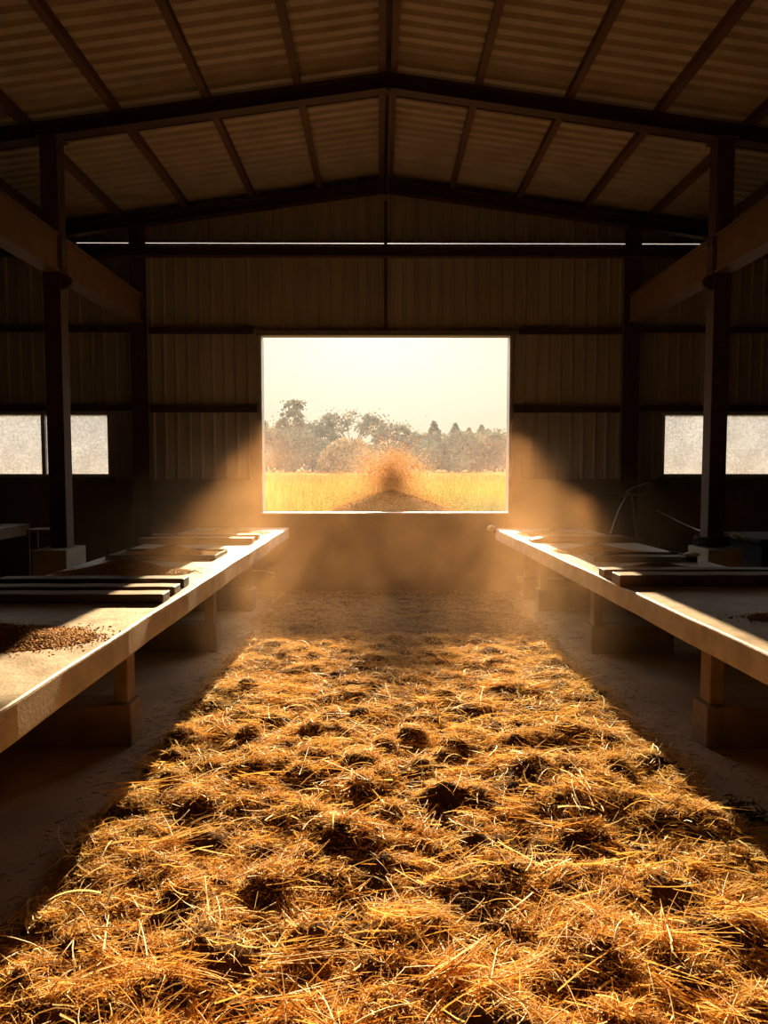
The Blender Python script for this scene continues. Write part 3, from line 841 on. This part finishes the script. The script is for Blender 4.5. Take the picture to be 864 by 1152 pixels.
tag(mesh_obj('grain_spray', V, F, tint_mat('flying_grain', .55, .6, .2), loc=(HX, HY, HP), tint=T), 'orange grain spraying up from the heap outside the window', 'grain', kind='stuff')

# trees across the field
def leaf_cloud(C, n, size, pal):
    V = []; 
    D = rng.normal(size=(n, 3)); D /= np.linalg.norm(D, axis=1)[:, None]
    U = rng.normal(size=(n, 3)); A = np.cross(D, U); A /= np.linalg.norm(A, axis=1)[:, None]
    s = (size * rng.uniform(.5, 1.4, n))[:, None]
    V = np.stack([C - D * s, C + A * s * .55, C + D * s, C - A * s * .55], 1).reshape(-1, 3)
    F = (np.arange(n)[:, None] * 4 + np.arange(4)[None])
    c = pal[rng.integers(0, len(pal), n)] * rng.uniform(.75, 1.25, (n, 1))
    return V, F, np.repeat(np.c_[c, np.ones(n)], 4, axis=0)
PAL_TREE = np.array([(.085, .095, .05), (.11, .11, .055), (.07, .08, .045), (.12, .105, .06)])
PAL_BUSH = np.array([(.24, .15, .055), (.19, .125, .045), (.28, .17, .06)])
TX = lambda px, Y: (px - 427) / 800 * Y
def tree(px, top, wpx, kind, Y, label, cat='tree'):
    x = TX(px, Y); h = 1.6 + (528 - top) / 800 * Y; w = wpx / 800 * Y
    nm = {'dome': 'round_bush', 'conifer': 'conifer_tree', 'palm': 'slender_tree', 'flat': 'spreading_tree'}.get(kind, 'leafy_tree')
    g0 = float(gz(Y)) - .05; h -= g0
    r = empty(nm, (x, Y, g0), label, 'bush' if kind == 'dome' else cat, 'trees across the field')
    tr = MB()
    pal = PAL_TREE; size = .34
    if kind == 'conifer':
        n = 3600; t = rng.uniform(0, 1, n) ** .7
        rad = (1 - (1 - t)) ; z = h * (1 - .92 * t)
        lay = .75 + .25 * np.abs(np.sin(z * 2.6))
        rr = w / 2 * (t ** .85) * lay * np.sqrt(rng.uniform(.15, 1, n)); a = rng.uniform(0, 2 * PI, n)
        C = np.c_[x + rr * np.cos(a), Y + rr * np.sin(a), z]
        tr.tube([(x, Y, 0), (x, Y, h * .5), (x, Y, h * .97)], [.22, .15, .03], 8)
    else:
        if kind == 'flat':
            nb = 44; bl = []
            for _ in range(nb):
                u = rng.uniform(-1, 1); bl.append((x + u * w * .46, Y + rng.normal(0, w * .16), h * (1 - .13 * u * u - .28 * rng.uniform() ** 2) - .8, w * rng.uniform(.05, .10)))
            n = 2400; size = .26
        elif kind == 'spiky':
            nb = 60; bl = []
            for _ in range(nb):
                t = rng.uniform(.25, 1.0); bl.append((x + rng.uniform(-1, 1) * w * .62 * (1.3 - t), Y + rng.normal(0, w * .2), h * t - .2, w * rng.uniform(.04, .10)))
            n = 2600; size = .3
        elif kind == 'palm':
            bl = [(x, Y, h - .4, .9), (x + .4, Y, h - 1.2, .6), (x - .5, Y, h - 1.5, .6)]; n = 260; size = .5
        elif kind == 'dome':
            bl = [(x, Y, h * .35, 0)]; n = 4200; pal = PAL_BUSH; size = .28
        else:
            nb = 22; bl = [(x + rng.normal(0, w * .24), Y + rng.normal(0, w * .24), h * rng.uniform(.22, .9), w * rng.uniform(.12, .22)) for _ in range(nb)]
            n = 3600
        if kind == 'dome':
            D = rng.normal(size=(n, 3)); D /= np.linalg.norm(D, axis=1)[:, None]; D[:, 2] = np.abs(D[:, 2])
            k = ((.72 + .28 * rng.uniform(0, 1, n) ** .5) * (.78 + .4 * fbm(D[:, 0] * 2.6 + 5, D[:, 2] * 2.6, 3, 3)))[:, None]
            C = np.array([x, Y, 0]) + D * k * np.array([w / 2, w / 2, h])
        else:
            bl = np.array(bl); pick = bl[rng.integers(0, len(bl), n)]
            D = rng.normal(size=(n, 3)); D /= np.linalg.norm(D, axis=1)[:, None]
            C = pick[:, :3] + D * (pick[:, 3] * rng.uniform(.2, 1, n) ** .5)[:, None] * np.array([1, 1, .8])
            far_ = rng.uniform(0, 1, n) < .3
            C[far_] += rng.normal(0, .55, (int(far_.sum()), 3))
            C[:, 2] = np.minimum(C[:, 2], h)
            tr.tube([(x, Y, 0), (x + .1, Y, h * .35), (x, Y, h * .55)], [.28, .2, .12], 8)
            for q in bl[:12]:
                tr.tube([(x, Y, h * .3), (x * .6 + q[0] * .4, Y * .6 + q[1] * .4, h * .3 + (q[2] - h * .3) * .5), tuple(q[:3])], [.14, .09, .03], 6)
    if kind == 'dome':
        for k in range(5):
            tr.tube([(x, Y, 0), (x + (k - 2) * w * .08, Y, h * .3), (x + (k - 2) * w * .15, Y, h * .6)], [.12, .08, .03], 6)
    C[:, 2] += g0
    tr.v = [(p[0], p[1], p[2] + g0) for p in tr.v]
    V, F, T = leaf_cloud(C, len(C), size, pal)
    tr.build('trunk', M['bark'], r)
    mesh_obj('foliage', V, F, M['leaf'], r, tint=T)
tree(299, 472, 50, 'leaf', 118, 'leafy tree at the far left edge of the window view')
tree(331, 452, 44, 'spiky', 116, 'tallest ragged tree in the left tree group seen through the window')
tree(352, 476, 46, 'leaf', 120, 'leafy tree just right of the tallest ragged tree')
tree(322, 484, 70, 'leaf', 112, 'dense dark tree in front of the tallest ragged tree')
tree(396, 461, 84, 'flat', 122, 'wide spreading tree with an airy flat crown near mid window')
tree(440, 474, 46, 'flat', 126, 'smaller airy tree right of the wide spreading tree')
tree(391, 494, 74, 'dome', 104, 'rounded brownish bush in front of the wide spreading tree')
tree(366, 497, 40, 'leaf', 116, 'low leafy tree between the left group and the rounded bush')
tree(457, 486, 16, 'palm', 118, 'slender sparse tree standing alone right of the spray')
tree(472, 489, 54, 'leaf', 118, 'low leafy tree left of the tallest conifer')
tree(488, 475, 52, 'conifer', 116, 'tallest pointed conifer, leftmost of the conifer row')
tree(512, 477, 46, 'conifer', 118, 'pointed conifer, second in the row from the tallest one')
tree(527, 482, 40, 'conifer', 116, 'pointed conifer, third in the row from the tallest one')
tree(541, 479, 44, 'conifer', 119, 'pointed conifer, fourth in the row from the tallest one')
tree(556, 484, 38, 'leaf', 118, 'leafy tree at the right end of the conifer row')
tree(572, 488, 40, 'leaf', 121, 'leafy tree hidden partly by the right window jamb')
tree(505, 487, 64, 'leaf', 110, 'dark rounded tree in front of the second conifer')
tree(540, 488, 64, 'leaf', 111, 'dark rounded tree in front of the fourth conifer')

n = 9000
x_ = rng.uniform(-34, 34, n); hb = 4.4 + 3.4 * fbm(x_ * .16 + 4, x_ * 0, 3, 6)
C_ = np.c_[x_, 133 + rng.uniform(0, 2.5, n), 1.2 + hb * .85 * rng.uniform(0, 1, n) ** .8]
V, F, T = leaf_cloud(C_, n, .42, PAL_TREE)
tag(mesh_obj('undergrowth', V, F, M['leaf'], loc=(0, 134, 1.2), tint=T), 'low tangled undergrowth behind the trees', 'undergrowth', kind='stuff')

# ------------------------------------------------------------------ dust and haze
def volume_mat(name, color, aniso, build):
    m, nt, out = nodes(name)
    vs = N(nt, 'VolumeScatter', Anisotropy=aniso); vs.inputs['Color'].default_value = c4(color)
    d = build(nt)
    if isinstance(d, float): vs.inputs['Density'].default_value = d
    else: nt.links.new(d, vs.inputs['Density'])
    nt.links.new(vs.outputs[0], out.inputs['Volume'])
    return m
def dust_density(nt):
    g = N(nt, 'NewGeometry'); sp = N(nt, 'SeparateXYZ'); nt.links.new(g.outputs['Position'], sp.inputs[0])
    nz = N(nt, 'TexNoise', Scale=1.9, Detail=5.0, Roughness=.6, Distortion=.9); nt.links.new(g.outputs['Position'], nz.inputs['Vector'])
    # a settling cloud: its top sinks away from the window, edges ragged by the noise
    dy = math_(nt, 'SUBTRACT', 9.2, sp.outputs[1])
    top = math_(nt, 'SUBTRACT', 2.30, math_(nt, 'MULTIPLY', dy, .245))
    gap = math_(nt, 'ADD', math_(nt, 'SUBTRACT', top, sp.outputs[2]), math_(nt, 'MULTIPLY', math_(nt, 'SUBTRACT', nz.outputs[0], .5), .35))
    up = math_(nt, 'MULTIPLY', gap, 7.0, True)
    near = math_(nt, 'MULTIPLY', math_(nt, 'MULTIPLY', math_(nt, 'SUBTRACT', sp.outputs[1], 4.1), .8, True),
                 math_(nt, 'SUBTRACT', 1.0, math_(nt, 'MULTIPLY', math_(nt, 'MULTIPLY', math_(nt, 'SUBTRACT', sp.outputs[1], 6.4), .42, True), .62)))
    ax = math_(nt, 'ABSOLUTE', math_(nt, 'SUBTRACT', sp.outputs[0], .08))
    side = math_(nt, 'ADD', .22, math_(nt, 'MULTIPLY', math_(nt, 'MULTIPLY', math_(nt, 'SUBTRACT', ax, .75), 1.5, True), .78))
    cl = math_(nt, 'ADD', .16, math_(nt, 'MULTIPLY', math_(nt, 'SUBTRACT', nz.outputs[0], .39), 4.4, True))
    return math_(nt, 'MULTIPLY', math_(nt, 'MULTIPLY', up, math_(nt, 'MULTIPLY', near, side)), math_(nt, 'MULTIPLY', cl, DUST))
DUST = .155
M['dust'] = volume_mat('floating_dust', (.98, .54, .26), .3, dust_density)
mb = MB()
vs = [(-2.2, 4.2, .02), (2.4, 4.2, .02), (2.4, YW - .03, .02), (-2.2, YW - .03, .02), (-2.2, 4.2, 1.3), (2.4, 4.2, 1.3), (2.4, YW - .03, 2.55), (-2.2, YW - .03, 2.55)]
mb.add(vs, [(3, 2, 1, 0), (4, 5, 6, 7), (0, 1, 5, 4), (1, 2, 6, 5), (2, 3, 7, 6), (3, 0, 4, 7)])
tag(mb.build('dust_cloud', M['dust'], loc=(0, 7, 0)), 'orange dust hanging in the sunbeams below the big window', 'dust', kind='stuff')

def spray_density(nt):
    g = N(nt, 'NewGeometry'); v = N(nt, 'VectorMath', operation='SUBTRACT'); v.inputs[1].default_value = (HX, HY, HP + .15)
    nt.links.new(g.outputs['Position'], v.inputs[0])
    v2 = N(nt, 'VectorMath', operation='MULTIPLY'); v2.inputs[1].default_value = (1.0, 1.6, 1.5); nt.links.new(v.outputs[0], v2.inputs[0])
    ln = N(nt, 'VectorMath', operation='LENGTH'); nt.links.new(v2.outputs[0], ln.inputs[0])
    k = math_(nt, 'SUBTRACT', 1.0, ln.outputs['Value'], True)
    return math_(nt, 'MULTIPLY', math_(nt, 'MULTIPLY', k, k), .40)
M['spraydust'] = volume_mat('spray_dust', (.95, .62, .30), .4, spray_density)
tag(MB().ball((HX, HY, HP + .15), (1.0, .64, .68), 20, 12).build('spray_dust', M['spraydust'], loc=(HX, HY, HP)), 'dusty glow around the flying grain outside', 'dust', kind='stuff')

M['haze'] = volume_mat('morning_haze', (.90, .90, .95), .3, lambda nt: .0016)
tag(MB().box(-60, 60, 62, 98, .05, 16).build('morning_haze', M['haze'], loc=(0, 90, 0)), 'warm haze lying over the field before the trees', 'haze', kind='stuff')

# ------------------------------------------------------------------ sun and sky
sl = bpy.data.lights.new('sun', 'SUN'); sl.energy = 22.0; sl.color = (1, .70, .37); sl.angle = math.radians(.6)
so = bpy.data.objects.new('sun', sl); COL.objects.link(so)
so.rotation_euler = (-SUN).to_track_quat('-Z', 'Y').to_euler()
so.location = (2, 40, 16)

w = bpy.data.worlds.new('hazy_sky'); SC.world = w; w.use_nodes = True
nt = w.node_tree; nt.nodes.clear()
out = nt.nodes.new('ShaderNodeOutputWorld'); bg = nt.nodes.new('ShaderNodeBackground'); nt.links.new(bg.outputs[0], out.inputs[0])
tc = nt.nodes.new('ShaderNodeTexCoord')
sp = nt.nodes.new('ShaderNodeSeparateXYZ'); nt.links.new(tc.outputs['Generated'], sp.inputs[0])
dt = N(nt, 'VectorMath', operation='DOT_PRODUCT'); dt.inputs[1].default_value = SUN; nt.links.new(tc.outputs['Generated'], dt.inputs[0])
cl = math_(nt, 'MAXIMUM', dt.outputs['Value'], 0.0)
cr = nt.nodes.new('ShaderNodeValToRGB')
E_ = cr.color_ramp.elements
E_[0].position = 0; E_[0].color = (.72, .56, .38, 1)
E_[1].position = .8; E_[1].color = (3.8, 3.85, 3.9, 1)
e = E_.new(.09); e.color = (.81, .685, .50, 1)
e = E_.new(.175); e.color = (.88, .765, .585, 1)
e = E_.new(.27); e.color = (2.4, 2.3, 2.1, 1)
e = E_.new(.45); e.color = (5.4, 5.3, 5.1, 1)
nt.links.new(sp.outputs[2], cr.inputs[0])
def glow(col, pw):
    k = math_(nt, 'POWER', cl, pw)
    v = N(nt, 'VectorMath', operation='SCALE'); v.inputs[0].default_value = col; nt.links.new(k, v.inputs['Scale'])
    return v.outputs[0]
a1 = N(nt, 'VectorMath', operation='ADD'); nt.links.new(cr.outputs[0], a1.inputs[0]); nt.links.new(glow((.62, .56, .46), 46), a1.inputs[1])
a2 = N(nt, 'VectorMath', operation='ADD'); nt.links.new(a1.outputs[0], a2.inputs[0]); nt.links.new(glow((2.2, 1.9, 1.3), 260), a2.inputs[1])
nt.links.new(a2.outputs[0], bg.inputs[0]); bg.inputs[1].default_value = 1.0

# ------------------------------------------------------------------ camera
cam = bpy.data.cameras.new('camera'); co = bpy.data.objects.new('camera', cam); COL.objects.link(co)
cam.sensor_fit = 'HORIZONTAL'; cam.sensor_width = 36; cam.lens = 36 * 800 / 864
cam.clip_start = .05; cam.clip_end = 1000
p_, t_ = math.atan(48 / 800), math.atan(5 / 800)
Fw = Vector((math.sin(t_) * math.cos(p_), math.cos(t_) * math.cos(p_), -math.sin(p_)))
co.location = (0, 0, 1.6); co.rotation_euler = Fw.to_track_quat('-Z', 'Y').to_euler()
SC.camera = co

vs_ = SC.view_settings
vs_.view_transform = 'Standard'; vs_.look = 'None'; vs_.exposure = 0.0; vs_.gamma = 1.0; vs_.use_curve_mapping = False
cy = SC.cycles
cy.use_denoising = True
cy.max_bounces = 8; cy.diffuse_bounces = 5; cy.glossy_bounces = 3; cy.transmission_bounces = 6; cy.transparent_max_bounces = 8; cy.volume_bounces = 0
cy.caustics_reflective = False; cy.caustics_refractive = False
cy.sample_clamp_indirect = 6
for o in bpy.data.objects:
    if 'wloc' in o: del o['wloc']
